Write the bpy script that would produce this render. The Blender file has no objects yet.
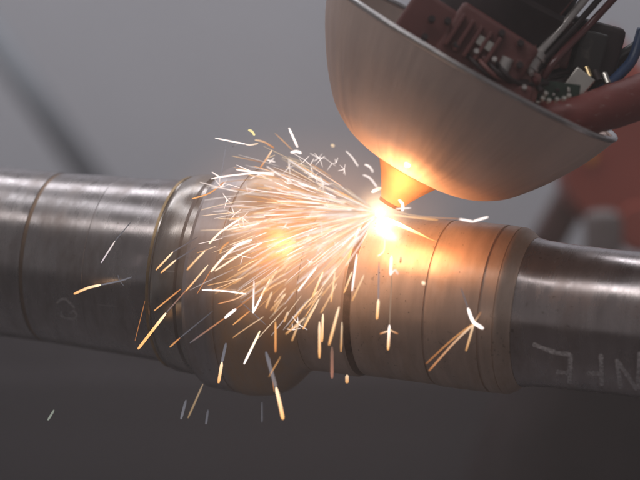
import bpy, bmesh, math, random
from mathutils import Vector, Matrix, Quaternion
from mathutils.bvhtree import BVHTree
random.seed(7)
S = bpy.context.scene
C = S.collection
PI = math.pi
D = 3.0                      # camera stands 3 m from the work; at y = 0 one photo pixel is one millimetre

# ---------------------------------------------------------------- camera, world, lamps, exposure
cam = bpy.data.cameras.new('camera'); camo = bpy.data.objects.new('camera', cam); C.objects.link(camo)
camo.location = (0, -D, 0); camo.rotation_euler = (PI/2, 0, 0)
cam.sensor_width = 36; cam.lens = 36/0.64*D
cam.clip_start = .05; cam.clip_end = 100
cam.dof.use_dof = True; cam.dof.focus_distance = D-.07; cam.dof.aperture_fstop = 2.7
S.camera = camo
S.view_settings.view_transform = 'Standard'; S.view_settings.look = 'None'
S.view_settings.exposure = 0; S.view_settings.gamma = 1
S.cycles.use_denoising = True
S.cycles.max_bounces = 8; S.cycles.volume_bounces = 0
S.cycles.sample_clamp_indirect = 6
w = bpy.data.worlds.new('World'); S.world = w; w.use_nodes = True
w.node_tree.nodes['Background'].inputs[0].default_value = (.98, .92, .94, 1)
w.node_tree.nodes['Background'].inputs[1].default_value = .14

def area(name, loc, target, sx, sy, power, col):
    l = bpy.data.lights.new(name, 'AREA'); l.shape = 'RECTANGLE'; l.size = sx; l.size_y = sy
    l.energy = power; l.color = col
    o = bpy.data.objects.new(name, l); C.objects.link(o); o.location = loc
    o.rotation_euler = (Vector(target)-Vector(loc)).to_track_quat('-Z', 'Y').to_euler()
    return o
# ceiling light strips of the workshop
area('ceiling_light_front', (-.6, -1.7, 2.5), (-.2, 0, 0), 3.4, .36, 15.5, (1, .95, .93))
area('ceiling_light_middle', (-1.0, -.35, 2.5), (-.3, 0, 0), 3.4, .30, 9, (.95, .96, 1))
area('ceiling_light_back', (-.5, 1.5, 2.7), (-.4, 3.0, .2), 4.2, .6, 63, (.95, .95, 1))

# ---------------------------------------------------------------- helpers
def P(u, v, y=0.0):                       # photo pixel -> point on the vertical plane y
    k = (D+y)/(D*1000)
    return Vector(((u-320)*k, y, (240-v)*k))
def tag(o, label=None, cat=None, group=None, kind=None):
    if label: o['label'] = label
    if cat: o['category'] = cat
    if group: o['group'] = group
    if kind: o['kind'] = kind
    return o
def empty(name, loc=(0, 0, 0)):
    o = bpy.data.objects.new(name, None); C.objects.link(o); o.location = loc; o.empty_display_size = .02
    return o
def mesh_obj(name, bm, mat, parent=None, smooth=True):
    me = bpy.data.meshes.new(name); bm.normal_update(); bm.to_mesh(me); bm.free()
    me.materials.append(mat)
    if smooth:
        me.polygons.foreach_set('use_smooth', [True]*len(me.polygons))
    o = bpy.data.objects.new(name, me); C.objects.link(o)
    if parent: o.parent = parent
    return o
def sharp(o, ang=35):
    me = o.data
    bm = bmesh.new(); bm.from_mesh(me)
    for e in bm.edges:
        if len(e.link_faces) == 2 and e.calc_face_angle(0) > math.radians(ang): e.smooth = False
    bm.to_mesh(me); bm.free()
    return o
def lathe_bm(prof, n=192, closed=False, bm=None):      # prof: list of (z, r)
    bm = bm or bmesh.new(); rings = []
    for z, r in prof:
        rings.append([bm.verts.new((r*math.cos(2*PI*i/n), r*math.sin(2*PI*i/n), z)) for i in range(n)])
    m = len(rings)
    for a in range(m if closed else m-1):
        A, B = rings[a], rings[(a+1) % m]
        for i in range(n):
            j = (i+1) % n
            bm.faces.new((A[i], A[j], B[j], B[i]))
    if not closed:
        bm.faces.new(list(reversed(rings[0]))); bm.faces.new(rings[-1])
    return bm
def tube_bm(pts, rads, n=6, bm=None, cap=True):
    bm = bm or bmesh.new(); rings = []; pts = [Vector(p) for p in pts]
    if not hasattr(rads, '__len__'): rads = [rads]*len(pts)
    ref = None
    for i, p in enumerate(pts):
        d = (pts[min(i+1, len(pts)-1)]-pts[max(i-1, 0)]).normalized()
        if ref is None: ref = d.orthogonal().normalized()
        ref = (ref-d*ref.dot(d)).normalized(); b = d.cross(ref)
        rings.append([bm.verts.new(p+(ref*math.cos(2*PI*k/n)+b*math.sin(2*PI*k/n))*rads[i]) for k in range(n)])
    for A, B in zip(rings, rings[1:]):
        for i in range(n): bm.faces.new((A[i], A[(i+1) % n], B[(i+1) % n], B[i]))
    if cap: bm.faces.new(list(reversed(rings[0]))); bm.faces.new(rings[-1])
    return bm
def box_bm(c, s, rot=None, bev=0.0, bm=None):
    bm2 = bmesh.new(); bmesh.ops.create_cube(bm2, size=1)
    for v in bm2.verts: v.co = Vector((v.co.x*s[0], v.co.y*s[1], v.co.z*s[2]))
    if bev: bmesh.ops.bevel(bm2, geom=list(bm2.edges), offset=bev, segments=3, affect='EDGES', profile=.6)
    M = Matrix.Translation(Vector(c))
    if rot: M = M @ (rot.to_4x4() if isinstance(rot, Matrix) else rot.to_matrix().to_4x4())
    bm2.transform(M)
    if bm is None: return bm2
    tmp = bpy.data.meshes.new('tmp'); bm2.to_mesh(tmp); bm2.free(); bm.from_mesh(tmp); bpy.data.meshes.remove(tmp)
    return bm
def smooth_path(pts, k=8):                # Catmull-Rom
    pts = [Vector(p) for p in pts]; out = []
    for i in range(len(pts)-1):
        p0 = pts[max(i-1, 0)]; p1 = pts[i]; p2 = pts[i+1]; p3 = pts[min(i+2, len(pts)-1)]
        for j in range(k):
            t = j/k
            out.append(.5*((2*p1)+(p2-p0)*t+(2*p0-5*p1+4*p2-p3)*t*t+(3*p1-p0-3*p2+p3)*t*t*t))
    out.append(pts[-1]); return out

# ---------------------------------------------------------------- materials
class NT:
    def __init__(s, name):
        s.m = bpy.data.materials.new(name); s.m.use_nodes = True; s.t = s.m.node_tree
        s.b = s.t.nodes['Principled BSDF']; s.o = s.t.nodes['Material Output']
    def n(s, typ, **kw):
        x = s.t.nodes.new(typ)
        for k, v in kw.items():
            if k.startswith('_'): setattr(x, k[1:], v)
            else: x.inputs[k.replace('__', ' ')].default_value = v
        return x
    def l(s, a, b): s.t.links.new(a, b)
    def coords(s, scale=(1, 1, 1), kind='Object', loc=(0, 0, 0)):
        tc = s.n('ShaderNodeTexCoord'); mp = s.n('ShaderNodeMapping')
        mp.inputs['Scale'].default_value = scale; mp.inputs['Location'].default_value = loc
        s.l(tc.outputs[kind], mp.inputs[0]); return mp.outputs[0]
    def noise(s, vec, scale, detail=4, rough=.6):
        x = s.n('ShaderNodeTexNoise', Scale=scale, Detail=detail, Roughness=rough); s.l(vec, x.inputs['Vector']); return x.outputs[0]
    def ramp(s, fac, stops):
        x = s.n('ShaderNodeValToRGB'); e = x.color_ramp.elements
        e[0].position, e[0].color = stops[0][0], (*stops[0][1], 1)
        e[1].position, e[1].color = stops[-1][0], (*stops[-1][1], 1)
        for p, c in stops[1:-1]:
            q = e.new(p); q.color = (*c, 1)
        s.l(fac, x.inputs[0]); return x.outputs[0]
    def mix(s, fac, a, b, blend='MIX'):
        x = s.n('ShaderNodeMix', _data_type='RGBA', _blend_type=blend)
        for sock, val in ((x.inputs[0], fac), (x.inputs[6], a), (x.inputs[7], b)):
            if hasattr(val, 'is_output'): s.l(val, sock)
            else: sock.default_value = val if not isinstance(val, tuple) else (*val, 1)
        return x.outputs[2]
    def math(s, op, a, b=0.0, clamp=False):
        x = s.n('ShaderNodeMath', _operation=op); x.use_clamp = clamp
        for sock, val in ((x.inputs[0], a), (x.inputs[1], b)):
            if hasattr(val, 'is_output'): s.l(val, sock)
            else: sock.default_value = val
        return x.outputs[0]
    def maprange(s, v, a, b, c, d):
        x = s.n('ShaderNodeMapRange'); s.l(v, x.inputs[0])
        for i, q in enumerate((a, b, c, d)): x.inputs[i+1].default_value = q
        return x.outputs[0]
    def bump(s, h, strength, dist=.001):
        x = s.n('ShaderNodeBump', Strength=strength, Distance=dist); s.l(h, x.inputs['Height']); s.l(x.outputs[0], s.b.inputs['Normal'])
        return x

def simple(name, col, rough=.5, metal=0.0, var=.25, nscale=30, bump=0.0, spec=None, coat=0):
    t = NT(name); v = t.coords(); n = t.noise(v, nscale)
    lo = tuple(c*(1-var) for c in col); hi = tuple(min(1, c*(1+var)) for c in col)
    t.l(t.ramp(n, [(.3, lo), (.7, hi)]), t.b.inputs['Base Color'])
    t.l(t.maprange(n, .3, .7, rough*.8, min(1, rough*1.2)), t.b.inputs['Roughness'])
    t.b.inputs['Metallic'].default_value = metal
    if coat: t.b.inputs['Coat Weight'].default_value = coat
    if spec is not None: t.b.inputs['Specular IOR Level'].default_value = spec
    if bump: t.bump(t.noise(v, nscale*4), bump)
    return t.m

def axis_z(u):
    x = (u-320)/1000; return x*D/(D+.344*x)*1.0630
def turned_steel(name, light, dark, stain, rough, stain_amt=.5, seed=0.0, tint=None, metal=1.0):
    """Turned steel: fine lathe rings round local Z, oxide blotches, wipe marks along the axis."""
    t = NT(name)
    fine = t.noise(t.coords((14, 14, 700), loc=(seed, 0, 0)), 1.3, 6, .6)       # lathe rings
    mid = t.noise(t.coords((7, 7, 40), loc=(0, seed, 0)), 2.0, 5, .6)
    blot = t.noise(t.coords((9, 9, 22), loc=(seed, seed, 3)), 1.4, 8, .68)
    wipe = t.noise(t.coords((70, 70, 6), loc=(seed, 5, 0)), 1.2, 6, .7)
    base = t.ramp(mid, [(.22, dark), (.60, light)])
    base = t.mix(t.maprange(blot, .50, .72, 0, stain_amt), base, stain)
    base = t.mix(t.maprange(wipe, .55, .8, 0, .35), base, light)
    pit = t.noise(t.coords((1, 1, 1), loc=(seed, 2, 0)), 260, 3, .5); zone = t.noise(t.coords((6, 6, 10), loc=(seed, 7, 1)), 2.0, 3)
    pitm = t.math('MULTIPLY', t.maprange(pit, .64, .70, 0, .5), t.maprange(zone, .48, .60, 0, 1))
    base = t.mix(pitm, base, (.12, .075, .055))
    scr = t.noise(t.coords((260, 260, 9), loc=(seed, 1, 4)), 1.0, 2); scm = t.math('MULTIPLY', t.maprange(scr, .70, .74, 0, .5), t.maprange(zone, .40, .55, 1, 0))
    base = t.mix(scm, base, (.72, .68, .66))
    if tint:                                   # orange glow of the arc painted into the base colour, along local z
        (z0, z1, col, amt) = tint
        sep = t.n('ShaderNodeSeparateXYZ'); tc = t.n('ShaderNodeTexCoord'); t.l(tc.outputs['Object'], sep.inputs[0])
        a = t.maprange(sep.outputs[2], z0, z1, 0, amt)
        a = t.math('MULTIPLY', a, t.maprange(blot, .3, .6, .4, 1.0))
        base = t.mix(a, base, col)
    t.l(base, t.b.inputs['Base Color'])
    t.b.inputs['Metallic'].default_value = metal
    r = t.math('ADD', t.maprange(fine, .3, .7, rough-.02, rough+.035), t.maprange(blot, .4, .7, -.03, .14))
    t.l(r, t.b.inputs['Roughness'])
    t.b.inputs['Anisotropic'].default_value = .6; t.b.inputs['Anisotropic Rotation'].default_value = .25
    tg = t.n('ShaderNodeTangent', _direction_type='RADIAL', _axis='Z'); t.l(tg.outputs[0], t.b.inputs['Tangent'])
    h = t.math('ADD', t.math('MULTIPLY', fine, .8), t.math('MULTIPLY', t.noise(t.coords((1, 1, 1)), 130, 5), .5))
    t.bump(h, .055, .0005)
    return t.m

M_left = turned_steel('turned_steel_left', (.46, .425, .425), (.33, .30, .30), (.17, .11, .08), .26, .55, 1.0)
M_collar = turned_steel('turned_steel_collar', (.46, .43, .41), (.32, .29, .27), (.30, .20, .11), .27, .6, 4.0)
M_flange = turned_steel('turned_steel_flange', (.46, .44, .46), (.32, .30, .31), (.30, .18, .10), .36, .5, 9.0, (axis_z(246), axis_z(266), (.74, .46, .24), .7), .6)
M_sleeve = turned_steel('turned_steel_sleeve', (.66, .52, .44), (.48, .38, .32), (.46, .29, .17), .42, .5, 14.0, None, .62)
M_right = turned_steel('turned_steel_right', (.54, .49, .49), (.39, .35, .35), (.20, .12, .09), .24, .45, 21.0)
M_groove = simple('groove_oxide', (.11, .07, .055), .5, .5, .4, 60, .3)
M_straw = simple('straw_oxide_ring', (.42, .30, .17), .42, .9, .35, 60, .2)

def chalk_mat(name, a):
    t = NT(name); v = t.coords(); n = t.noise(v, 300, 6, .75)
    t.b.inputs['Base Color'].default_value = (.85, .82, .84, 1); t.b.inputs['Roughness'].default_value = .95
    t.l(t.maprange(n, .38, .60, a*.30, a), t.b.inputs['Alpha']); return t.m
M_chalk = chalk_mat('chalk', .95); M_chalk_faint = chalk_mat('chalk_faint', .42)

# ---------------------------------------------------------------- shaft axis and profile
K = .110; YAW = .344
AX0 = Vector((0, 0, -.048)); AD = Vector((1, -YAW, -K)); ADn = AD.normalized(); ALEN = AD.length
def axis_t(u):                            # axis point whose picture column is u
    x = (u-320)/1000; return x*D/(D+YAW*x)
def axis_pt(t): return AX0+AD*t
shaft = empty('machined_shaft', AX0)
shaft.rotation_mode = 'QUATERNION'; shaft.rotation_quaternion = ADn.to_track_quat('Z', 'Y')
bpy.context.view_layer.update()
tag(shaft, 'stepped turned steel shaft lying across the picture under the spark spray', 'shaft')
MW = Matrix.Translation(AX0) @ shaft.rotation_quaternion.to_matrix().to_4x4()
def st(u, v):                             # lower silhouette pixel -> (local z, radius)
    c = 251+.1165*u; dv = v-c; uc = u+.115*dv; t = axis_t(uc)
    return (t*ALEN, dv*.9935*(D-YAW*t)/(D*1000))
def sec(pts): return [st(*p) for p in pts]
def fine(prof, step=.004):
    return prof
outer = {}
def groove(prof_z, r, wd, dp): return [(prof_z-wd/2, r), (prof_z-wd/2+.0004, r-dp), (prof_z+wd/2-.0004, r-dp), (prof_z+wd/2, r)]
zL = lambda u: axis_t(u)*ALEN
# journal (left)
Lp = [(-.62, .0865), (zL(40), .0877), *groove(zL(57), .0878, .0045, .0012), (zL(110), .0900), *groove(zL(118), .0902, .0010, .0003),
      (zL(168), .0925), (zL(176), .0925)]
journal = sharp(mesh_obj('journal', lathe_bm([( -.62, .0)]+Lp+[(zL(176), .0)][0:0]), M_left, shaft)) if False else None
def section(name, prof, mat):
    return sharp(mesh_obj(name, lathe_bm(prof), mat, shaft), 28)
z0 = zL(181)
j1 = section('journal', Lp+[(z0, .0925)], M_left)
tag(j1, 'long dull steel journal with a brown ring groove')
col_p = [(z0+.0005, .0925), (z0+.001, .0955), (z0+.0035, .0975), (z0+.006, .0968), (z0+.0075, .0984), (z0+.0115, .1005),
         (zL(205), .1016), (zL(211), .1016), (zL(213), .0990), (zL(219), .0990)]
c1 = section('collar', col_p, M_collar)
zf = zL(219)+.0004
fl_p = [(zf, .0990), (zf+.0012, .1035), (zf+.004, .1100), (zf+.008, .1125), (zL(243), .1136), *groove(zL(255), .1142, .0024, .0010),
        (zL(262), .1155), (zL(267), .1154), (zL(272), .1149), (zL(277), .1142), (zL(281), .1134), (zL(285), .1124), (zL(289), .1110), (zL(293), .1091), (zL(298), .1052),
        (zL(304), .0985), (zL(309), .0925), (zL(315), .0860), (zL(320), .0836), (zL(324), .0828)]
f1 = section('flange', fl_p, M_flange); tag(f1, 'wide flange with an orange glow painted in and a rounded right shoulder')
zs = zL(324)+.0004
sl_p = [(zs, .0826), (zL(352), .0824), (zL(357), .0830), (zL(363), .0832), (zL(368), .0832), (zL(369.5), .0815), (zL(377), .0804), (zL(378.5), .0812),
        (zL(420), .0812), (zL(436), .0815), *groove(zL(448), .0816, .0022, .0012), (zL(454), .0826), (zL(480), .0826),
        *groove(zL(502), .0826, .0030, .0016), (zL(507), .0822), *groove(zL(516), .0820, .0012, .0008),
        (zL(518), .0818), (zL(520), .0808), (zL(524), .0785), (zL(528), .0748), (zL(531), .0735)]
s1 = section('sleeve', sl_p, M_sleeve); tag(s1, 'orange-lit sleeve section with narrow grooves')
zr = zL(531)+.0004
r_p = [(zr, .0733), (zL(540), .0718), (zL(560), .0706), (zL(600), .0700), (.62, .0700)]
r1 = section('journal', r_p, M_right); tag(r1, 'smooth dark steel journal with chalk writing')
# oxide rings
def ring(name, za, zb, ra, rb, mat, label=None):
    o = mesh_obj(name, lathe_bm([(za, ra-.001), (za, ra), (zb, rb), (zb, rb-.001)], closed=True), mat, shaft); sharp(o)
    if label: tag(o, label)
    return o
ring('rust_ring', zL(57)-.0019, zL(57)+.0019, .0872, .0872, simple('old_rust', (.25, .17, .12), .4, .8), 'brown ring of rust in the groove')
ring('rust_ring', zL(370), zL(376.5), .0816, .08065, simple('scorched_steel', (.15, .095, .07), .45, .7, .6, 90, .5), 'dark scorched ring beside the arc')
ring('oxide_band', z0+.002, z0+.0048, .0979, .0979, M_straw, 'straw coloured heat band at the collar edge')

# surface lookup
bvs = []
for o in (j1, c1, f1, s1, r1):
    bm = bmesh.new(); bm.from_mesh(o.data); bm.transform(MW); bvs.append(BVHTree.FromBMesh(bm)); bm.free()
CAM = Vector((0, -D, 0))
def hit(u, v):
    d = (P(u, v, 0)-CAM).normalized(); best = None
    for b in bvs:
        loc, nor, _, dist = b.ray_cast(CAM, d)
        if loc and (best is None or dist < best[2]): best = (loc, nor, dist)
    return best
MWi = MW.inverted()
bm = bmesh.new()                                                     # cooled spatter stuck round the seam
for i in range(60):
    u = random.gauss(395, 45); v = random.gauss(262, 28)
    if not 300 < u < 520 or v < 222: continue
    h = hit(u, v)
    if h:
        r_ = random.uniform(.0002, .0006); M_ = Matrix.Translation(MWi @ (h[0]+h[1]*r_*.3)); bmesh.ops.create_icosphere(bm, subdivisions=1, radius=r_, matrix=M_)
o = mesh_obj('spatter', bm, simple('cooled_spatter', (.10, .07, .06), .4, .8), shaft); tag(o, None, None, None, 'stuff')
# chalk writing: flat strokes that hug the steel
def chalk(strokes, width, mat, label):
    bm = bmesh.new()
    for pts in strokes:
        dense = []
        for (a, b) in zip(pts, pts[1:]):
            n = max(3, int(math.dist(a, b)/1.5))
            dense += [(a[0]+(b[0]-a[0])*i/n, a[1]+(b[1]-a[1])*i/n) for i in range(n)]
        dense.append(pts[-1]); prev = None
        for i, (u, v) in enumerate(dense):
            a = dense[max(i-1, 0)]; b = dense[min(i+1, len(dense)-1)]
            dx, dy = b[0]-a[0], b[1]-a[1]; L = math.hypot(dx, dy) or 1
            wd = width*(.75+.35*random.random())*(.6 if i in (0, len(dense)-1) else 1)
            row = []
            for s in (-1, 0, 1):
                h = hit(u-dy/L*wd*s/2, v+dx/L*wd*s/2)
                if h is None: break
                row.append(bm.verts.new(MWi @ (h[0]+h[1]*.00025)))
            if len(row) < 3: prev = None; continue
            if prev:
                for k in (0, 1): bm.faces.new((prev[k], prev[k+1], row[k+1], row[k]))
            prev = row
    o = mesh_obj('chalk_mark', bm, mat, shaft); tag(o, label); return o
chalk([[(533, 344), (545, 349), (557, 353), (571, 354.5)], [(571, 354), (570.5, 366), (569.5, 384)], [(556, 372), (570, 373)]], 4.6, M_chalk, 'white chalk letter like a mirrored E')
chalk([[(601, 354), (601.5, 366), (602, 386)], [(587, 373), (604, 374)]], 4.4, M_chalk, 'white chalk letter like a mirrored F')
chalk([[(617, 359), (619, 374), (621, 389)], [(617, 360), (626, 373), (637, 390)], [(640, 352), (639, 370), (638, 390)]], 4.5, M_chalk, 'white chalk letter N')
chalk([[(57, 303), (62, 299), (66, 299), (70, 303), (75, 308)]], 2.6, M_chalk_faint, 'faint chalk digit 1')
chalk([[(62, 311), (61, 315), (65, 318), (71, 319), (76, 318), (77, 314), (74, 311), (70, 313)]], 2.6, M_chalk_faint, 'faint chalk digit 2')

# ---------------------------------------------------------------- the arc
hA = hit(380, 226); ARC = hA[0]+hA[1]*.012
ARC = P(380, 213, hA[0].y-.006)
def emis(name, col, strength):
    t = NT(name); t.t.nodes.remove(t.b); e = t.n('ShaderNodeEmission', Strength=strength)
    e.inputs[0].default_value = (*col, 1); t.l(e.outputs[0], t.o.inputs[0]); return t.m
arc = empty('welding_arc', ARC); tag(arc, 'blinding white arc where the nozzle tip meets the shaft', 'welding arc')
bm = bmesh.new(); bmesh.ops.create_icosphere(bm, subdivisions=4, radius=.0045)
for v in bm.verts:
    n = v.co.normalized(); v.co *= 1+.12*math.sin(5*n.x+3)*math.cos(4*n.z)
mesh_obj('arc_core', bm, emis('arc_white', (1, .93, .82), 30), arc)
# added volume that imitates bloom round the core: glows, thinner outwards
t = NT('arc_bloom'); t.t.nodes.remove(t.b)
tc = t.n('ShaderNodeTexCoord'); ln = t.n('ShaderNodeVectorMath', _operation='LENGTH'); t.l(tc.outputs['Object'], ln.inputs[0])
f = t.math('SUBTRACT', 1.0, ln.outputs['Value'], True); f2 = t.math('POWER', f, 3.4)
f3 = t.math('MULTIPLY', f2, GAS) if False else t.math('MULTIPLY', f2, 190.0)
e = t.n('ShaderNodeEmission'); e.inputs[0].default_value = (1, .66, .38, 1); t.l(f3, e.inputs[1]); t.l(e.outputs[0], t.o.inputs['Volume'])
M_bloom = t.m
def bloom_ball(name, c, rx, ry, rz, mat, ang=0):
    bm = bmesh.new(); bmesh.ops.create_icosphere(bm, subdivisions=3, radius=1.0)
    o = mesh_obj(name, bm, mat, arc); o.location = c; o.scale = (rx, ry, rz); o.rotation_euler = (0, ang, 0); return o
bloom_ball('arc_halo', (0, -.004, 0), .042, .030, .042, M_bloom)
def bloom_mat(name, col, strength, pw):
    t = NT(name); t.t.nodes.remove(t.b)
    tc = t.n('ShaderNodeTexCoord'); ln = t.n('ShaderNodeVectorMath', _operation='LENGTH'); t.l(tc.outputs['Object'], ln.inputs[0])
    f = t.math('POWER', t.math('SUBTRACT', 1.0, ln.outputs['Value'], True), pw)
    f = t.math('MULTIPLY', f, t.maprange(t.noise(tc.outputs['Object'], 2.2, 3), .3, .7, .6*strength, 1.4*strength))
    e = t.n('ShaderNodeEmission'); e.inputs[0].default_value = (*col, 1); t.l(f, e.inputs[1]); t.l(e.outputs[0], t.o.inputs['Volume']); return t.m
bloom_ball('bloom_haze', (-.070, -.060, -.020), .17, .085, .115, bloom_mat('bloom_haze', (1, .50, .27), 7.5, 1.7))  # added emissive haze that imitates the wide warm bloom
l = bpy.data.lights.new('arc_light', 'POINT'); l.energy = .50; l.color = (1, .43, .15); l.shadow_soft_size = .036
lo = bpy.data.objects.new('arc_light', l); C.objects.link(lo); lo.location = ARC+Vector((.004, -.056, .010))

# tapered glowing streak that runs away from the arc to the right
def glow_mat():
    t = NT('spark_glow'); t.t.nodes.remove(t.b); a = t.n('ShaderNodeAttribute', _attribute_name='glow')
    e = t.n('ShaderNodeEmission', Strength=1.0); t.l(a.outputs['Color'], e.inputs[0]); t.l(e.outputs[0], t.o.inputs[0]); return t.m
M_spark = glow_mat()
def glow_tube(name, segs, parent=None, world=None):
    """segs: list of (points, radii, colours); one mesh, colour and brightness kept per vertex."""
    bm = bmesh.new(); cl = bm.verts.layers.float_color.new('glow'); n = 5
    for pts, rads, cols in segs:
        ref = None; rings = []
        for i, p in enumerate(pts):
            d = (pts[min(i+1, len(pts)-1)]-pts[max(i-1, 0)])
            d = d.normalized() if d.length > 1e-9 else Vector((1, 0, 0))
            if ref is None: ref = d.orthogonal().normalized()
            ref = (ref-d*ref.dot(d)).normalized(); b = d.cross(ref); R = []
            for k in range(n):
                v = bm.verts.new(p+(ref*math.cos(2*PI*k/n)+b*math.sin(2*PI*k/n))*rads[i]); v[cl] = (*cols[i], 1); R.append(v)
            rings.append(R)
        for A, B in zip(rings, rings[1:]):
            for i in range(n): bm.faces.new((A[i], A[(i+1) % n], B[(i+1) % n], B[i]))
        bm.faces.new(list(reversed(rings[0]))); bm.faces.new(rings[-1])
    return mesh_obj(name, bm, M_spark, parent)
bead = []
for u, v in [(383, 221), (390, 222), (398, 224.5), (406, 228), (414, 231.5), (422, 235), (430, 239), (437, 242)]:
    h = hit(u, v); bead.append(MWi @ (h[0]+h[1]*.0006))
bead = smooth_path(bead, 3); nb = len(bead)
glow_tube('glow_streak', [(bead, [.0042*(1-i/nb)**1.3+.0004 for i in range(nb)], [tuple(x*(11*(1-i/nb)**1.8+.8) for x in (1, .62-.1*i/nb, .30-.15*i/nb)) for i in range(nb)])], shaft)

# ---------------------------------------------------------------- sparks
WHITE = (1, .86, .80); HOT = (1, .74, .50); ORANGE = (1, .48, .17); AMBER = (.80, .30, .10); GREY = (.17, .165, .19); YELLOW = (1, .86, .40)
def front_y(u, v):
    h = hit(u, min(max(v, 175), 400)) if 120 < v < 420 else None
    t = axis_t(u); return axis_pt(t).y-.115
def spark(paths, label, depth=None, group='sparks flying from the arc'):
    """paths: list of (pixels, width_px, colour list, strength list)."""
    segs = []; d = depth if depth is not None else random.uniform(.008, .075)
    first = None
    for pix, wd, cols, sts in paths:
        n = len(pix); pts = []
        for i, (u, v) in enumerate(pix):
            y = front_y(u, v)-d*(.7+.3*i/max(1, n-1))
            pts.append(P(u, v, y))
        dense = smooth_path(pts, 5) if n > 2 else [pts[0].lerp(pts[1], q/6) for q in range(7)]
        m = len(dense); rad = []; cc = []
        for i in range(m):
            s = i/(m-1); x = s*(len(cols)-1); k = min(int(x), len(cols)-2) if len(cols) > 1 else 0; f = x-k
            ca = cols[k]; cb = cols[min(k+1, len(cols)-1)]
            x2 = s*(len(sts)-1); k2 = min(int(x2), len(sts)-2) if len(sts) > 1 else 0; f2 = x2-k2
            stg = sts[k2]+(sts[min(k2+1, len(sts)-1)]-sts[k2])*f2
            cc.append(tuple((ca[j]+(cb[j]-ca[j])*f)*stg for j in range(3)))
            rad.append(wd/2000*(.45+.55*min(1, 6*s, 7*(1-s)+.25)))
        segs.append((dense, rad, cc))
    base = segs[0][0][0].copy()
    segs = [([p-base for p in a], b, c) for a, b, c in segs]
    o = glow_tube('spark', segs); o.location = base
    return tag(o, label, 'spark', group)
W1 = [WHITE, WHITE]; O1 = [HOT, ORANGE]; G = [GREY, GREY]
def trail(p_old, p_mid, p_new, wd=2.0, cols=O1, st_=(1.6, 1.3), tw=None):   # grey cooling tail, then the bright end
    return [([p_old, p_mid], tw or wd*.7, G, [.5, .9]), ([p_mid, p_new], wd, cols, list(st_))]
def line(a, b, wd=1.5, cols=O1, s=(1.6, 1.2)): return [([a, b], wd, cols, list(s))]
def curve(pts, wd=1.4, cols=W1, s=(2.0, 1.6)): return [(pts, wd, cols, list(s))]

L = spark
# far left and below
L(trail((131, 222), (115, 241), (101, 263), 1.5, [WHITE, (.8, .68, .75)], (1, .9)), 'pinkish white spark alone in front of the left journal')
L([([(132, 277), (120, 281), (101, 285)], 1.6, G, [.8, 1.2]), ([(101, 285), (88, 288), (74, 294)], 2.5, [HOT, ORANGE], [1.7, 1.2]),
   ([(124, 286), (120, 281), (118, 275)], .8, G, [.7, .7])], 'orange spark with grey tail and a small star, farthest left over the shaft')
L(line((145, 301), (135, 341), .8, [AMBER, AMBER], (.6, .6)), 'hair-thin dim red spark between two thicker ones on the left')
L([([(196, 279), (166, 313)], 1.4, [AMBER, GREY], [.7, .9]), ([(166, 313), (152, 331), (138, 349)], 2.9, [HOT, ORANGE, ORANGE], [1.9, 1.6, 1.3])], 'thick orange spark pointing down at the lower edge of the left journal')
L(trail((213, 311), (180, 338), (170, 347), 1.5, [AMBER, ORANGE], (.9, .8)), 'dim spark with long tail in front of the lower collar')
L([([(270, 283), (236, 309)], 1.0, [AMBER, AMBER], [.8, .8]), ([(236, 309), (225, 318)], 2.8, [WHITE, WHITE], [2.4, 1.8]), ([(225, 318), (190, 343)], 1.6, [AMBER, GREY], [.9, .8])], 'long diagonal spark with a white knot in its middle over the flange')
L([([(226, 343), (222, 362)], 2.8, G, [.9, 1.1]), ([(222, 362), (218.5, 383)], 3.0, [HOT, ORANGE], [1.5, 1.2])], 'grey and orange spark hanging at the lower left edge of the flange')
L(line((260, 331), (244, 364), 2.2, [(1, .8, .5), WHITE], (1.8, 2.0)), 'straight cream spark low on the dark flange')
L([([(266, 352), (271, 370), (276, 387)], 3.4, [GREY, (.24, .2, .2)], [1.0, 1.1]), ([(276, 387), (280, 404), (283, 419)], 3.4, [HOT, ORANGE], [1.7, 1.5])], 'thickest grey and orange spark falling past the bottom of the flange')
L(line((270, 358), (274, 392), 1.0, [GREY, AMBER], (.8, .6)), 'thin dim spark beside the thickest falling one')
L(line((203, 384), (188, 418), 1.8, [(.5, .36, .24), (.6, .4, .22)], (.7, .6)), 'tan spark below the shaft left of the flange')
L(line((186, 400), (181, 419), 2.6, G, (.8, 1.0)), 'short grey spark beside the tan one below the shaft')
L(line((208, 410), (206, 424), 2.2, G, (.6, .8)), 'faint grey spark stub below the flange')
L(line((262, 402), (262, 422), 1.2, G, (.6, .8)), 'thin grey spark dropping straight below the flange')
L(line((54, 410), (48, 420), 2.2, [(.3, .33, .28)]*2, (.8, .9)), 'pale grey spark stub at the bottom far left')
# over collar
L(trail((198, 237), (173, 252), (156, 270), 1.7), 'upper of two parallel orange sparks with faint tails on the collar')
L(trail((197, 247), (176, 260), (161, 273), 1.7), 'lower of two parallel orange sparks with faint tails on the collar')
L(curve([(205, 251), (196, 260), (187, 270)], 1.7, O1, (1.5, 1.2)), 'short orange spark right of the parallel pair')
L(curve([(243, 217), (222, 231), (209, 244)], 1.9, [WHITE, HOT], (1.8, 1.6)), 'bright curved spark crossing from flange to collar')
L(curve([(229, 242), (223, 247), (220, 253)], 1.6, [AMBER, ORANGE], (1.1, 1)), 'tiny hooked orange spark on the flange edge')
L(curve([(252, 240), (237, 246), (222, 259), (211, 272)], 2.0, [WHITE, HOT], (2.2, 1.8)), 'forked bright spark, upper limb, above the collar step')
L(curve([(262, 243), (240, 255), (215, 271)], 1.5, [WHITE, HOT], (1.8, 1.5)), 'straight pale spark under the forked bright one')
L([([(208, 265), (186, 291)], 1.7, O1, [1.4, 1.1])], 'orange spark over the dark groove of the collar')
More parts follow.
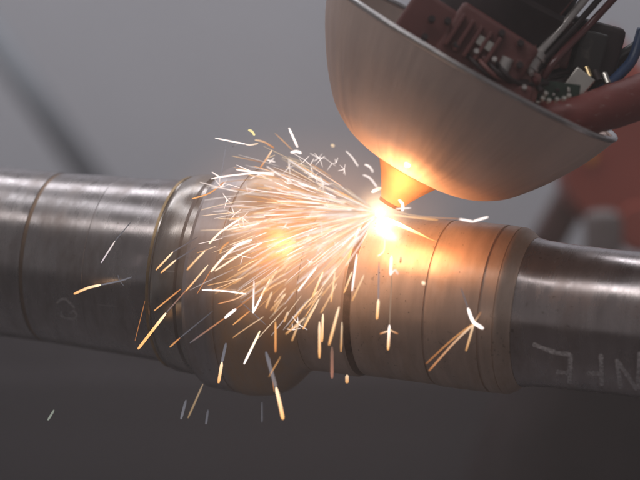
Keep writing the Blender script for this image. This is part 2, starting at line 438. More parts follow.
L(line((181, 289), (154, 311), 1.5, [AMBER, ORANGE], (.9, 1)), 'long dim orange spark over the dark part of the left collar')
L(line((211, 270), (197, 294), .9, [AMBER, AMBER], (.9, .8)), 'thin curved amber spark under the forked one')
L(curve([(202, 290), (224, 291), (246, 294)], 1.6, W1, (1.8, 2)), 'nearly level white spark on the lower collar')
L(curve([(247, 292), (236, 299), (218, 304)], 1.2, [HOT, AMBER], (1.3, .9)), 'fine amber spark joining the level white one')
L(line((254, 281), (253, 313), 1.6, W1, (1.2, 1.8)), 'upright white spark on the flange')
L([([(270, 279), (253, 313)], 2.0, [HOT, WHITE], [1.4, 2.2])], 'slanting white spark that meets the upright one')
L(line((266, 325), (240, 301), .9, G, (1, .8)), 'dim spark crossing backwards over the flange')
L(line((250, 311), (233, 325), 1.6, [AMBER, ORANGE], (1, .9)), 'orange spark below the white pair on the flange')
L(line((272, 292), (266, 308), 2.0, O1, (1.1, 1)), 'stubby orange spark on the flange shoulder')
L(line((275.5, 322), (275.5, 352), 2.2, [ORANGE, AMBER], (1.1, 1)), 'upright orange spark on the shadowed flange shoulder')
L(line((277, 270), (262, 296), 1.4, O1, (1.5, 1.1)), 'slanting amber spark near the flange shoulder')
# sleeve left part
for a, b, wd, s, lab in [((318, 265), (298, 291), 2.0, 1.9, 'cream spark ending above the sleeve highlight'),
        ((323, 272), (312, 298), 2.0, 1.7, 'second cream spark over the sleeve left of the dark groove'),
        ((335, 272), (331, 302), 1.7, 1.4, 'near upright pale orange spark left of the dark groove'),
        ((357, 254), (352, 291), 1.8, 2.0, 'white spark crossing the dark groove'),
        ((352, 272), (344, 293), 1.7, 1.5, 'small spark inside the dark groove'),
        ((364, 275), (352, 301), 1.6, 1.2, 'amber spark just right of the dark groove'),
        ((319, 299), (303, 329), 2.0, 1.5, 'orange spark, upper of a crossing group on the sleeve'),
        ((305, 318), (286, 334), 1.8, 1.2, 'amber spark, lower left of a crossing group on the sleeve'),
        ((299, 323), (292, 341), 1.6, 1.1, 'tiny orange spark hanging under the crossing group'),
        ((319.5, 322), (319.5, 358), 2.6, 1.4, 'thick upright orange spark low on the sleeve'),
        ((323, 314), (322, 342), 2.2, 1.6, 'cream spark touching the thick upright one'),
        ((339, 307), (329, 345), 2.3, 1.6, 'long slanting cream spark low on the sleeve'),
        ((342, 322), (341, 352), 2.0, .8, 'faded upright spark at the foot of the dark groove'),
        ((378.5, 299), (377, 319), 2.6, 1.7, 'bright upright spark right of the groove under the arc'),
        ((347, 375), (347, 383), 3.4, 1.1, 'square orange spark end just below the shaft'),
        ((288, 312), (284, 322), 2.2, 1.0, 'small orange spark left of the crossing group')]:
    L(line(a, b, wd, [HOT, ORANGE] if s < 1.9 else W1, (s, s*.85)), lab)
L(line((332, 347), (332, 378), 3.0, [(.28, .16, .12), (.5, .22, .15)], (.8, .9)), 'faded brown spark dropping past the lower edge of the sleeve')
L(line((379, 262), (378.5, 300), 1.1, G, (1.6, 1.6)), 'grey tail above the bright upright spark under the arc')
# right of the arc
L([([(392, 272), (389.5, 325)], .9, [(.5, .35, .25)]*2, [.6, .8]), ([(389.5, 325), (388, 350)], 2.6, [WHITE, ORANGE], [2, 1.4]),
   ([(388, 331), (380, 334)], 1.6, [HOT, AMBER], [1.4, .8]), ([(388, 329), (398, 334)], 1.4, [HOT, AMBER], [1.2, .8])], 'upright spark with two side barbs below the arc')
L([([(391.5, 256), (390.5, 275)], 2.2, W1, [2.2, 2]), ([(390.5, 275), (395, 270), (398, 274)], 1.5, W1, [1.6, 1])], 'short white barbed spark under the arc')
L(line((401, 256), (400.5, 263), 2.2, [HOT, AMBER], (1.2, .8)), 'tiny orange fleck right of the barbed spark')
L([([(385, 232), (384, 250), (378, 256)], 1.1, [HOT, WHITE], [1.6, 1.8])], 'fine white spark dropping from the arc')
L([([(399, 200), (402.5, 204), (402.5, 211)], 2.4, W1, [2.8, 2.4]), ([(396, 209), (411, 208)], 1.3, W1, [1.8, 1.2])], 'white hooked spark just right of the nozzle tip')
L([([(388, 214), (410, 217), (438, 220)], 1.2, [HOT, ORANGE], [2, 1.2])], 'fine orange spark skimming right along the top of the sleeve')
L([([(390, 210), (418, 216), (460, 219)], .7, [HOT, AMBER], [1.5, .8])], 'hair-thin spark running right above the sleeve')
L([([(459, 219), (473, 221.5)], 1.9, W1, [1.6, 2]), ([(473, 221.5), (488, 217)], 1.9, W1, [2, 1.8])], 'white v-shaped spark above the right of the sleeve')
L([([(461, 288), (468, 308)], 1.0, [GREY, GREY], [.8, 1.1]), ([(468, 308), (471, 317), (474, 323)], 2.6, W1, [2.2, 3.0]), ([(474, 323), (483, 328.5)], 2.9, W1, [2.6, 2.2]),
   ([(474, 323), (466, 351)], 1.6, [HOT, ORANGE], [1.4, .9]), ([(473, 324), (452, 340), (426, 364)], 1.2, [ORANGE, AMBER], [1.2, .6]), ([(473, 325), (454, 343), (429, 371)], 1.6, [HOT, AMBER], [1.4, .8]),
   ([(474, 323), (481, 312)], 1.0, [HOT, AMBER], [1.2, .6])], 'bursting spark with long orange legs beside the double groove', depth=.02)
# above the shaft, left cloud
L([([(215, 138), (230, 141), (245, 144)], 1.4, W1, [1.3, 1.7]), ([(245, 144), (250, 145), (258, 143.5)], 1.3, [WHITE, HOT], [1.4, 1.1]), ([(240, 142), (232, 147)], .7, [WHITE, GREY], [.8, .5])], 'long pale spark farthest up on the left of the cloud')
L(curve([(248.5, 130), (252, 131.5), (254.5, 135)], 2.4, [YELLOW, YELLOW], (1, 1.2)), 'short yellow spark, topmost on the left')
L(curve([(255, 140), (264, 142), (274, 148)], 1.7, [HOT, AMBER], (1, .9)), 'curved salmon spark under the yellow one')
L([([(272, 150), (267, 158), (260, 168)], 1.7, [HOT, AMBER], [1.3, 1]), ([(275, 155), (268, 158)], .9, [HOT, HOT], [.8, .8])], 'steep orange spark above the flange top')
L(line((289, 128), (297.5, 147), 1.8, W1, (2.2, 2.2)), 'steep white spark standing clear above the cloud')
L(curve([(291, 152.5), (296, 151.5), (301, 153)], 2.6, W1, (2, 2)), 'thick short white spark under the steep clear one')
L(line((232, 156), (262, 162), .9, [HOT, AMBER], (.7, .6)), 'faint level pink spark high on the left')
L(line((236, 169.5), (274, 175), 1.6, W1, (1.6, 1.8)), 'upper of two long white sparks over the flange top')
L(curve([(274, 173), (255, 173), (227, 176), (214, 178)], 1.6, W1, (1.8, 1.5)), 'lower of two long white sparks over the flange top')
L([([(220, 177), (212, 172)], 1.2, W1, [1.6, 1.2]), ([(220, 177), (211, 179)], 1.2, W1, [1.6, 1.2]), ([(220, 177), (219.5, 184)], 1.0, W1, [1.2, .8])], 'small white star of sparks at the top edge of the collar')
L(line((226, 146), (221, 176), .6, G, (1.6, 1.6)), 'hair-thin upright grey spark above the collar')
L(curve([(224, 182), (210, 193), (192, 199)], 1.5, [AMBER, ORANGE], (.9, 1.2)), 'bent orange spark low over the collar top')
L(curve([(250, 179), (260, 175), (272, 181)], 1.0, W1, (1.4, 1)), 'small arched white spark over the flange')
L([([(267, 160), (275, 162)], 1.4, W1, [1.3, 1.2]), ([(269, 163), (274, 158)], 1.2, W1, [1.2, 1])], 'small white knot of sparks over the flange top')
L(line((256, 191), (231, 188), .9, [(.8, .55, .5)]*2, (.9, .8)), 'faint pink spark on the blue steel')
L(line((238, 205), (213, 208.5), .9, [(.8, .55, .5)]*2, (.9, .8)), 'second faint pink spark on the blue steel')
L(line((332, 145), (333.5, 146), 3.0, [HOT, HOT], (1, 1)), 'tiny glowing dot above the cloud')
L(curve([(346, 151), (352, 157), (358, 166)], 1.3, W1, (1.2, 1.5)), 'curved white spark left of the nozzle, upper')
L(curve([(365, 164.5), (370, 167), (373, 172)], 1.7, W1, (1.8, 1.2)), 'hooked white spark close beside the nozzle')
L(curve([(363, 175), (370, 178), (377, 187)], 1.5, W1, (1.4, 1.6)), 'curved white spark right below the hooked one')
L(line((372, 192), (381, 188), 3.2, [WHITE, HOT], (2.2, 1.5)), 'thick cream spark at the nozzle edge')
L(line((423, 282.5), (424, 283.5), 3.4, [HOT, HOT], (1.6, 1.6)), 'tiny round glowing bead on the sleeve')

SPRAY = 'thin white-hot spark in the dense spray left of the arc'
FORK = 'small crackling star of sparks in the spray left of the arc'
ax_, ay_ = 380, 213
def spray(n):
    for _ in range(n):
        a = random.gauss(182, 23)
        if random.random() < .30: a = random.uniform(196, 240)
        if a < 143 or a > 238: continue
        ca, sa = math.cos(math.radians(a)), -math.sin(math.radians(a))     # picture y down
        reach = 178 if a > 172 else 178-(172-a)*1.9
        if a > 215: reach = 178-(a-215)*2.4
        reach *= random.uniform(.72, 1.12); r0 = 5+random.random()**1.05*(reach-28); ln_ = random.uniform(12, 40)*(1.0 if r0 > 70 else 1.45)
        r1_ = min(r0+ln_, reach+10)
        def pos(r):
            g = .00035*r*r*(1 if a > 176 else .35)
            return (ax_+ca*r, ay_+sa*r+g)
        far = r0/reach
        wd = random.uniform(.45, 1.0)*(1.25 if a > 205 and r0 > 70 else 1)
        if (far > .5 and a > 192) or random.random() < .12: cols, s = [HOT, ORANGE], random.uniform(1.0, 1.6)
        elif random.random() < .28: cols, s = [HOT, HOT], random.uniform(1.1, 1.8)
        else: cols, s = W1, random.uniform(1.1, 2.4)
        wob = random.uniform(-.8, .8); m_ = pos((r0+r1_)/2)
        tw = random.gauss(0, .13)*min(1, (r0/90)**1.5); e_ = pos(r1_); b_ = pos(r0)
        e_ = (b_[0]+(e_[0]-b_[0])*math.cos(tw)-(e_[1]-b_[1])*math.sin(tw), b_[1]+(e_[0]-b_[0])*math.sin(tw)+(e_[1]-b_[1])*math.cos(tw))
        m_ = ((b_[0]+e_[0])/2, (b_[1]+e_[1])/2)
        zone = ('close to the arc' if r0 < 45 else ('along the upper edge of the spray' if a < 176 else ('in the lower half over the sleeve' if a > 215 else ('over the flange' if r0 > 105 else 'in the middle of the spray'))))
        hue = 'pale orange' if cols[0] is HOT else 'white'
        lab = ('long ' if r1_-r0 > 24 else 'short ')+hue+' thin spark '+zone
        spark([([b_, (m_[0]+wob*.4, m_[1]+wob), e_], wd, cols, [s, s*.8])], lab, depth=random.uniform(.0, .09), group='thin sparks of the dense spray')
spray(190)
def forks(n):
    for _ in range(n):
        a = random.uniform(150, 200) if random.random() < .75 else random.uniform(206, 235); r = random.uniform(45, 165)
        if a < 165: r = random.uniform(40, 100)
        c = (ax_+math.cos(math.radians(a))*r, ay_-math.sin(math.radians(a))*r+.0005*r*r)
        if c[1] < 140: continue
        ps = []; b0 = random.uniform(0, 360)
        for k in range(random.randint(3, 5)):
            b = math.radians(b0+k*random.uniform(50, 95)); q = random.uniform(4, 11)
            ps.append(([c, (c[0]+math.cos(b)*q, c[1]+math.sin(b)*q)], random.uniform(.45, .95), W1, [random.uniform(1.2, 2.0), .8]))
        zone = 'near the arc' if r < 80 else ('above the flange top' if a < 176 else ('over the middle of the flange' if a < 206 else 'over the flange shoulder'))
        spark(ps, ('three' if len(ps) == 3 else 'four' if len(ps) == 4 else 'five')+'-pointed crackling white star '+zone, depth=random.uniform(0, .07), group='crackling stars of the spray')
forks(20)
for i in range(13):                       # the crackling knot above the shaft, up and left of the arc
    c = (random.gauss(322, 17), random.gauss(167, 11)); b0 = random.uniform(0, 360); n = random.choice([3, 4, 4, 5]); ps = []
    if c[1] < 146 or c[0] > 345: continue
    for k in range(n):
        b = math.radians(b0+k*random.uniform(55, 95)); q = random.uniform(4, 10)
        ps.append(([c, (c[0]+math.cos(b)*q, c[1]+math.sin(b)*q)], random.uniform(.45, .85), W1, [random.uniform(1.2, 2.0), .9]))
    spark(ps, {3: 'three', 4: 'four', 5: 'five'}[n]+'-pointed star of sparks in the knot above the shaft', depth=random.uniform(0, .06), group='crackling stars of the spray')
# finest sparks, past counting: one mesh
segs = []
for _ in range(380):
    a = random.gauss(180, 25)
    if a < 141 or a > 236: continue
    reach = 170 if a > 172 else 170-(172-a)*1.7
    reach *= random.uniform(.6, 1.1); r0 = 6+random.random()*(reach-20); r1_ = r0+random.uniform(12, 45); ca, sa = math.cos(math.radians(a)), -math.sin(math.radians(a))
    d = random.uniform(0, .09); tw = random.gauss(0, .12)*min(1, (r0/90)**1.5); pts = []
    for q in range(4):
        r = r0+(r1_-r0)*q/3; u = ax_+ca*r-sa*(r-r0)*tw; v = ay_+sa*r+ca*(r-r0)*tw+.00055*r*r
        pts.append(P(u, v, front_y(u, v)-d)-ARC)
    c = random.choice([WHITE, HOT, ORANGE]); k = random.uniform(.6, 1.5)
    segs.append((pts, [.00015, .00030, .00030, .00012], [tuple(x*k for x in c)]*4))
fs = glow_tube('fine_sparks', segs); fs.location = ARC
tag(fs, 'haze of hair-fine sparks filling the gaps between the thicker ones left of the arc', 'fine sparks', None, 'stuff')

# ---------------------------------------------------------------- cladding head
BD = Vector((-.49*.985, .155, -.87*.985)).normalized()          # from the bowl towards the nozzle tip
yH = -.075
TIP = P(391, 203, yH)
head = empty('cladding_head', TIP); head.rotation_mode = 'QUATERNION'
head.rotation_quaternion = (-BD).to_track_quat('Z', 'Y')          # local +Z runs up into the bowl
tag(head, 'tilted steel bowl shield with an orange-lit cone nozzle pointing at the arc', 'laser head')
HM = Matrix.Translation(TIP) @ head.rotation_quaternion.to_matrix().to_4x4(); HMi = HM.inverted()
def hood_mat():
    t = NT('satin_shield_steel')
    tc = t.n('ShaderNodeTexCoord'); sp = t.n('ShaderNodeSeparateXYZ'); t.l(tc.outputs['Object'], sp.inputs[0])
    an = t.math('ARCTAN2', sp.outputs[1], sp.outputs[0])
    cb = t.n('ShaderNodeCombineXYZ'); t.l(t.math('MULTIPLY', t.n('ShaderNodeMath').outputs[0] if False else t.math('SINE', an), 9.0), cb.inputs[0]); t.l(t.math('MULTIPLY', t.math('COSINE', an), 9.0), cb.inputs[1])
    t.l(t.math('MULTIPLY', sp.outputs[2], 9.0), cb.inputs[2])
    streak = t.noise(cb.outputs[0], 1.5, 3, .5)
    blot = t.noise(tc.outputs['Object'], 9, 5)
    base = t.ramp(streak, [(.3, (.80, .63, .56)), (.7, (.86, .69, .61))])
    base = t.mix(t.maprange(blot, .45, .75, 0, .35), base, (.72, .58, .50))
    t.l(base, t.b.inputs['Base Color']); t.b.inputs['Metallic'].default_value = .6
    t.l(t.maprange(streak, .35, .65, .52, .66), t.b.inputs['Roughness'])
    ridge = t.noise(cb.outputs[0], 1.1, 2, .5)
    t.bump(t.math('ADD', t.math('ADD', streak, t.math('MULTIPLY', ridge, 2.2)), t.math('MULTIPLY', t.noise(tc.outputs['Object'], 60, 4), .05)), .10, .006)
    return t.m
M_hood = hood_mat()
M_cone = simple('nozzle_copper', (.74, .44, .25), .7, .3, .15, 40, .1)
M_rim = simple('rim_steel', (.62, .60, .60), .25, 1, .15, 40)
z_off = .037                                                       # bowl bottom above the tip
bowl = [(z_off+.000, .0335), (z_off+.001, .050), (z_off+.006, .068), (z_off+.013, .082), (z_off+.023, .096), (z_off+.036, .108),
        (z_off+.052, .1205), (z_off+.071, .133), (z_off+.092, .145), (z_off+.112, .154), (z_off+.122, .158)]
import itertools
def resample(prof, k=4):
    p = smooth_path([Vector((a, b, 0)) for a, b in prof], k); return [(q.x, q.y) for q in p]
bo = resample(bowl); inner = [(a+.0015, b-.003) for a, b in reversed(bo)]
sh = mesh_obj('shield', lathe_bm(bo+inner, 160, closed=True), M_hood, head); sharp(sh, 50)
lip = [(z_off+.122, .1575), (z_off+.1245, .1600), (z_off+.1270, .1598), (z_off+.1280, .1575), (z_off+.1270, .1548), (z_off+.122, .1546)]
rm = mesh_obj('rim', lathe_bm(resample(lip, 2), 160, closed=True), M_rim, head)
cone = [(-.001, .0105), (.004, .0135), (.012, .0175), (.024, .0250), (.036, .0335), (.0385, .0345), (.0385, .030), (.004, .0085), (-.001, .0075)]
sharp(mesh_obj('nozzle_lip', lathe_bm([(-.0022, .0095), (-.0022, .0118), (.0004, .0124), (.0016, .0116)], 64), simple('sooty_copper', (.22, .11, .06), .6, .5, .4, 90, .2), head))
nz = mesh_obj('nozzle', lathe_bm(cone, 96, closed=True), M_cone, head); sharp(nz, 40); tag(nz, 'copper cone nozzle')
sl = [(z_off-.0012, .0345), (z_off-.0012, .0366), (z_off+.0010, .0372), (z_off+.0010, .0345)]
sharp(mesh_obj('nozzle_seat', lathe_bm(sl, 96, closed=True), simple('seat_dark', (.12, .07, .05), .5, .8), head))
# inside of the bowl: machined block, plates, fittings
M_maroon = simple('maroon_paint', (.13, .035, .035), .32, 0, .2, 30, .05, coat=.3)
M_maroon2 = simple('maroon_housing', (.20, .07, .065), .4, 0, .2, 30, .05)
M_dark = simple('dark_casting', (.035, .022, .024), .5, .2, .3, 40, .1)
M_clear = simple('frosted_tube', (.55, .52, .50), .2, .3, .2, 60)
M_brass = simple('brass_fitting', (.72, .55, .30), .25, 1, .15, 60)
M_alu = simple('bright_aluminium', (.75, .72, .66), .3, 1, .1, 60)
def hl(u, v, y): return HMi @ P(u, v, y)                            # a point of the place in the head's own axes
Rl = HM.to_3x3().inverted()
def hbox(name, u, v, y, s, ang, mat, bev=.003, label=None, yaw=0.0):
    R = Rl @ Matrix.Rotation(math.radians(ang), 3, 'Y') @ Matrix.Rotation(yaw, 3, 'Z')
    o = mesh_obj(name, box_bm(hl(u, v, y), s, R, bev), mat, head); sharp(o, 40)
    if label: tag(o, label)
    return o
# core column that carries the head
core = [(z_off+.02, .03), (z_off+.06, .062), (z_off+.10, .066), (z_off+.20, .066), (z_off+.205, .060), (z_off+.26, .060), (z_off+.262, .05), (z_off+.34, .05)]
cr = mesh_obj('core_housing', lathe_bm(core, 64), M_dark, head); sharp(cr)
hbox('bracket', 478, 62, -.165, (.085, .05, .080), 33, M_maroon2, .006, 'dull maroon bracket against the near rim')
hbox('bracket', 500, 92, -.180, (.060, .03, .022), 12, M_maroon2, .006, 'lower maroon bracket lip')
hbox('bracket', 428, 42, -.16, (.07, .05, .075), 33, M_maroon, .005)
hbox('latch', 444, 60, -.205, (.018, .006, .010), 33, M_brass, .0015, 'brass latch at the near rim')
hbox('latch', 447, 66, -.206, (.020, .006, .004), 33, M_clear, .001, 'pale latch strip')
hbox('mounting_block', 560, 52, -.08, (.11, .08, .07), 15, M_dark, .008)
hbox('reflector_plate', 578, 84, -.150, (.022, .006, .026), 38, M_alu, .002, 'bright angled plate catching the light')
def cyl_between(name, a, b, r, mat, n=24, parent=head, label=None, ribs=0):
    pts = [a, b]; bm = tube_bm([HMi @ a, HMi @ b], r, n)
    if ribs:
        for i in range(ribs):
            q = a.lerp(b, (i+.5)/ribs); d = (b-a).normalized()*.0015
            tube_bm([HMi @ (q-d), HMi @ (q+d)], r*1.18, n, bm)
    o = mesh_obj(name, bm, mat, parent); sharp(o)
    if label: tag(o, label)
    return o
cyl_between('sight_glass', P(512, 92, -.17), P(538, 52, -.16), .009, M_clear, label='clear fitting with bright ribs', ribs=4)
cyl_between('sight_glass', P(500, 76, -.19), P(508, 58, -.19), .006, M_clear)
cyl_between('fitting', P(464, 82, -.19), P(470, 70, -.19), .004, M_brass)
for u, v in ((542, 100), (548, 102), (556, 101), (563, 100), (568, 97), (545, 95)):
    q = P(u, v, -.19); cyl_between('screw', q, q+Vector((.001, -.003, .002)), .0022, M_alu, 10)
def worn(name, col, edge):
    t = NT(name); n = t.noise(t.coords(), 38, 7, .7); g = t.noise(t.coords(), 11, 4)
    b = t.ramp(g, [(.3, tuple(c*.7 for c in col)), (.7, col)])
    t.l(t.mix(t.maprange(n, .60, .70, 0, .6), b, edge), t.b.inputs['Base Color']); t.l(t.maprange(n, .4, .7, .35, .7), t.b.inputs['Roughness'])
    t.bump(n, .2, .002); return t.m
M_wornred = worn('worn_red_paint', (.19, .065, .06), (.30, .20, .18))
for o in head.children:
    if o.name.startswith('bracket'): o.data.materials[0] = M_wornred
for i in range(5):                       # cooling fins on the front bracket
    hbox('fin', 455+i*9, 30+i*5.8, -.193, (.004, .010, .034), 33, M_wornred, .0012)
for (u, v) in ((447, 22), (501, 34), (520, 44), (519, 66), (456, 46), (431, 20), (424, 38)):
    q = P(u, v, -.193); cyl_between('bolt', q, q+Vector((.0008, -.005, .0012)), .0034, M_dark, 6)
    cyl_between('bolt_washer', q+Vector((0, .001, 0)), q+Vector((.0003, -.001, .0004)), .0042, M_wornred, 16)
hbox('nameplate', 486, 44, -.192, (.020, .0012, .009), 33, M_alu, .0004, 'small bare metal plate on the maroon bracket')
hbox('side_cover', 548, 40, -.128, (.050, .006, .046), 15, M_wornred, .004)
hbox('side_cover', 590, 52, -.128, (.028, .006, .040), 15, worn('worn_black', (.04, .035, .035), (.14, .12, .11)), .003)
for i in range(4):
    hbox('vent_slot', 536+i*8, 34+i*2.1, -.133, (.003, .003, .026), 15, M_dark, .0008)
for k in range(5):                       # pipe bundle that leaves the bowl upwards
    pts = [P(500+k*9, 84+k*2, -.17+.004*k), P(510+k*11, 62, -.16), P(540+k*13, 22, -.15+.006*k), P(585+k*16, -40, -.13)]
    mesh_obj('pipe', tube_bm(smooth_path([HMi @ p for p in pts], 7), [.0034, .0026, .0040, .0030, .0036][k], 12), [M_dark, M_wornred, M_clear, M_dark, M_maroon][k], head)
M_pcb = simple('circuit_board', (.02, .045, .03), .45, .1, .4, 120)
M_pinkm = simple('worn_maroon', (.26, .11, .10), .45, 0, .35, 45, .15)
hbox('circuit_board', 553, 92, -.165, (.050, .003, .020), 8, M_pcb, .0006, 'green circuit board with bright solder points')
for i in range(14):
    q = P(536+random.random()*36, 88+random.random()*16, -.169)
    o = mesh_obj('chip', box_bm(HMi @ q, (random.uniform(.002, .005), .003, random.uniform(.0015, .003)), Rl @ Matrix.Rotation(.14, 3, 'Y'), .0004), random.choice([M_alu, M_dark, M_clear]), head)
hbox('cover_plate', 462, 80, -.186, (.050, .012, .018), 35, M_pinkm, .003, 'worn maroon plate lying along the rim')
hbox('cover_plate', 492, 98, -.186, (.046, .010, .012), 26, M_maroon2, .003)
hbox('cover_plate', 516, 84, -.172, (.044, .016, .030), 14, M_pinkm, .006, 'rounded worn maroon cover')
hbox('cover_plate', 482, 70, -.192, (.016, .006, .026), 33, M_maroon, .003)
for k in range(7):
    cyl_between('hose_clip', P(508+k*5, 60+(k*37)%28, -.178), P(512+k*5, 66+(k*37)%28, -.184), .0028, [M_dark, M_clear, M_maroon][k % 3], 12)
for u, v in ((470, 76), (486, 84), (500, 90), (476, 52), (494, 60), (524, 88)):
    q = P(u, v, -.196); cyl_between('screw', q, q+Vector((.0005, -.003, .001)), .0026, M_clear, 6)
for k in range(4):
    pts = [HMi @ P(450+k*9, 30, -.12), HMi @ P(470+k*10, 58+k*3, -.195), HMi @ P(500+k*8, 78+k*2, -.190), HMi @ P(548+k*10, 60+k*6, -.13)]
    o = mesh_obj('wire', tube_bm(smooth_path(pts, 6), .0022, 8), random.choice([M_maroon, M_dark, M_pinkm]), head)
for k in range(3):
    cyl_between('connector', P(586+k*9, 68+k*3, -.135), P(590+k*9, 78+k*3, -.14), .0035, [M_brass, M_dark, M_alu][k], 12)
# hose and cables
def hose(name, pts, rads, mat, label, cat, n=24):
    path = smooth_path(pts, 8)
    if hasattr(rads, '__len__'):
        rr = [rads[min(int(i/8), len(rads)-1)]+(rads[min(int(i/8)+1, len(rads)-1)]-rads[min(int(i/8), len(rads)-1)])*((i % 8)/8) for i in range(len(path))]
    else: rr = rads
    base = path[0].copy(); o = mesh_obj(name, tube_bm([p-base for p in path], rr, n), mat); o.location = base
    return tag(o, label, cat)
M_redhose = simple('red_rubber', (.22, .05, .045), .48, 0, .35, 22, .3)
M_blue = simple('blue_rubber', (.03, .07, .17), .4, 0, .2, 30)
t_ = NT('scuffed_red_rubber'); n_ = t_.noise(t_.coords((1, 3, 3)), 60, 6, .7); g_ = t_.noise(t_.coords(), 18, 4)
t_.l(t_.mix(t_.maprange(n_, .60, .68, 0, .6), t_.ramp(g_, [(.3, (.17, .035, .03)), (.7, (.27, .065, .055))]), (.55, .42, .40)), t_.b.inputs['Base Color'])
t_.l(t_.maprange(g_, .3, .7, .38, .6), t_.b.inputs['Roughness']); t_.bump(n_, .25, .002); M_redhose = t_.m
hose('supply_hose', [P(505, 104, -.115), P(530, 113, -.15), P(570, 117, -.165), P(610, 107, -.15), P(660, 88, -.12), P(720, 55, -.08)], [.006, .013, .0185, .0215, .0215, .021, .021],
     M_redhose, 'thick dark red hose lying over the right rim of the bowl', 'hose')
hose('cable', [P(560, 104, -.11), P(583, 100, -.125), P(603, 89, -.13), P(620, 74, -.12), P(633, 58, -.11), P(642, 30, -.10)], .0052, M_blue, 'blue cable curving up behind the red hose', 'cable')
hose('cable', [P(500, 40, -.10), P(520, 62, -.12), P(560, 78, -.12), P(600, 70, -.10), P(650, 40, -.08)], .0075, simple('black_rubber', (.02, .018, .02), .4), 'black cable behind the blue one inside the bowl', 'cable')
# added glowing drop that imitates the arc's reflection above the nozzle
hd = None
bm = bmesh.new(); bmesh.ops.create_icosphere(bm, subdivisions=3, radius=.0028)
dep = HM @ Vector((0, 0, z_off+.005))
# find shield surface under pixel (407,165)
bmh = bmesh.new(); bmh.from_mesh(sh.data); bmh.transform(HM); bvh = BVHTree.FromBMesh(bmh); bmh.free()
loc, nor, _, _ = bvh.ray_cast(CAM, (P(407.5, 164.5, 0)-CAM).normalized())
o = mesh_obj('arc_glint', bm, emis('glint', (1, .80, .48), 7)); o.location = loc if loc else P(407, 165, -.12)
tag(o, 'glowing spot that imitates the reflected arc on the bowl above the nozzle', 'arc glint')

# ---------------------------------------------------------------- background, far out of focus
def backdrop(name, c, s, mat, kind='structure', label=None, cat=None, rot=None, bev=0):
    o = mesh_obj(name, box_bm((0, 0, 0), s, None, bev), mat, None, False); o.location = c
    if rot: o.rotation_euler = rot
    return tag(o, label, cat, None, kind)
M_wall = simple('painted_wall', (.46, .46, .49), .7, 0, .06, 1.2)
backdrop('wall', (0, 3.2, .6), (8, .1, 4.2), M_wall)
M_floor = simple('workshop_floor', (.11, .10, .105), .6, 0, .2, 2)
backdrop('floor', (0, 0, -1.25), (9, 9, .1), M_floor)
# machine bed with ribbed cover behind the shaft
M_bed = simple('bed_paint', (.115, .10, .11), .5, 0, .15, 6)
bed = empty('machine_bed', (0, 1.9, -.25)); tag(bed, 'dark grey machine bed with ribbed cover below and behind the shaft', 'machine bed')
o = mesh_obj('bed_casting', box_bm((0, .25, -.30), (4.2, .9, .98), None, .02), M_bed, bed)
proto = None
for i in range(110):
    x = -1.6+i*.026
    if proto is None:
        proto = mesh_obj('cover_rib', box_bm((0, 0, 0), (.014, .005, 1.1), None, .003), M_bed, bed); r_ = proto
    else:
        r_ = proto.copy(); C.objects.link(r_); r_.parent = bed
    r_.location = (x, -.203, -.30); r_.rotation_euler = (0, math.radians(52), 0)
# strut at upper left
M_strut = simple('blue_grey_paint', (.24, .26, .29), .5, 0, .1, 5)
sp_ = empty('diagonal_strut', P(-60, -30, 2.4)); tag(sp_, 'blurred blue-grey strut slanting down behind the left of the shaft', 'strut')
a = P(-45, -20, 2.4); b = P(125, 228, 2.4)
o = mesh_obj('tube', tube_bm([a-sp_.location, b-sp_.location], .025, 20), M_strut, sp_)
o = mesh_obj('foot', tube_bm([b-sp_.location, b-sp_.location+(b-a).normalized()*.06], .05, 20), M_strut, sp_); sharp(o)
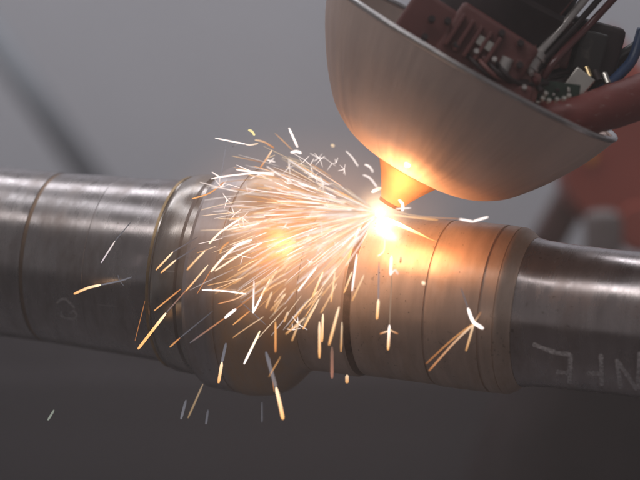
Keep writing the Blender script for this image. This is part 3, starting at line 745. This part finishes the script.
# red robot at the right
M_red = simple('robot_red', (.44, .085, .055), .45, 0, .15, 4)
M_rdark = simple('robot_dark', (.10, .045, .045), .5, 0, .2, 5)
M_pale = simple('pale_cabinet', (.22, .18, .18), .5, 0, .1, 3)
rob = empty('robot_arm', P(610, 300, 1.2)); tag(rob, 'blurred red industrial robot arm standing behind the right of the shaft', 'robot')
def rb(name, bm, mat, lab=None):
    bm.transform(Matrix.Translation(-rob.location)); o = mesh_obj(name, bm, mat, rob); sharp(o, 40)
    if lab: tag(o, lab)
    return o
rb('upper_arm', tube_bm(smooth_path([P(570, 60, 1.2), P(610, 110, 1.2), P(640, 150, 1.2), P(700, 190, 1.2)], 5), .075, 28), M_red)
rb('shoulder', lathe_bm([(-.1, .0), (-.1, .085), (-.08, .10), (.08, .10), (.1, .085), (.1, 0)][1:5], 48), M_red) if False else None
rb('shoulder', tube_bm([P(628, 165, 1.05), P(628, 165, 1.1), P(628, 165, 1.3), P(628, 165, 1.35)], [.085, .10, .10, .085], 48), M_red)
rb('joint_cover', tube_bm([P(640, 228, 1.0), P(640, 228, 1.03)], [.030, .034], 32), M_red)
rb('forearm', box_bm(P(562, 215, 1.2), (.045, .08, .17), Matrix.Rotation(math.radians(30), 3, 'Y'), .01), M_rdark)
rb('link_housing', box_bm(P(615, 200, 1.2), (.14, .10, .040), None, .01), M_rdark)
M_base = simple('robot_base_paint', (.040, .026, .028), .6)
rb('base', box_bm(P(640, 440, 1.45), (.46, .25, .44), Matrix.Rotation(.30, 3, 'Y'), .10), M_base)
rb('warning_label', box_bm(P(591, 156, 1.04), (.014, .004, .018), Matrix.Rotation(.4, 3, 'Y')), simple('orange_label', (.75, .28, .04), .5))
cab = backdrop('cabinet', P(603, 236, .95), (.050, .05, .070), M_pale, 'thing', 'blurred pale box in front of the red robot, just above the shaft', 'cabinet', None, .02)

# thin smoke hanging round the work; the arc and the ceiling lights show it
bm = bmesh.new(); bmesh.ops.create_icosphere(bm, subdivisions=4, radius=1)
t = NT('thin_smoke'); t.t.nodes.remove(t.b); pv = t.n('ShaderNodeVolumePrincipled'); pv.inputs['Color'].default_value = (.95, .93, .92, 1)
pv.inputs['Density'].default_value = .20; t.l(pv.outputs[0], t.o.inputs['Volume'])
o = mesh_obj('smoke', bm, t.m); o.scale = (.75, .5, .6); o.location = ARC
tag(o, 'thin warm smoke hanging round the arc, the shaft and the bowl', 'smoke', None, 'stuff')
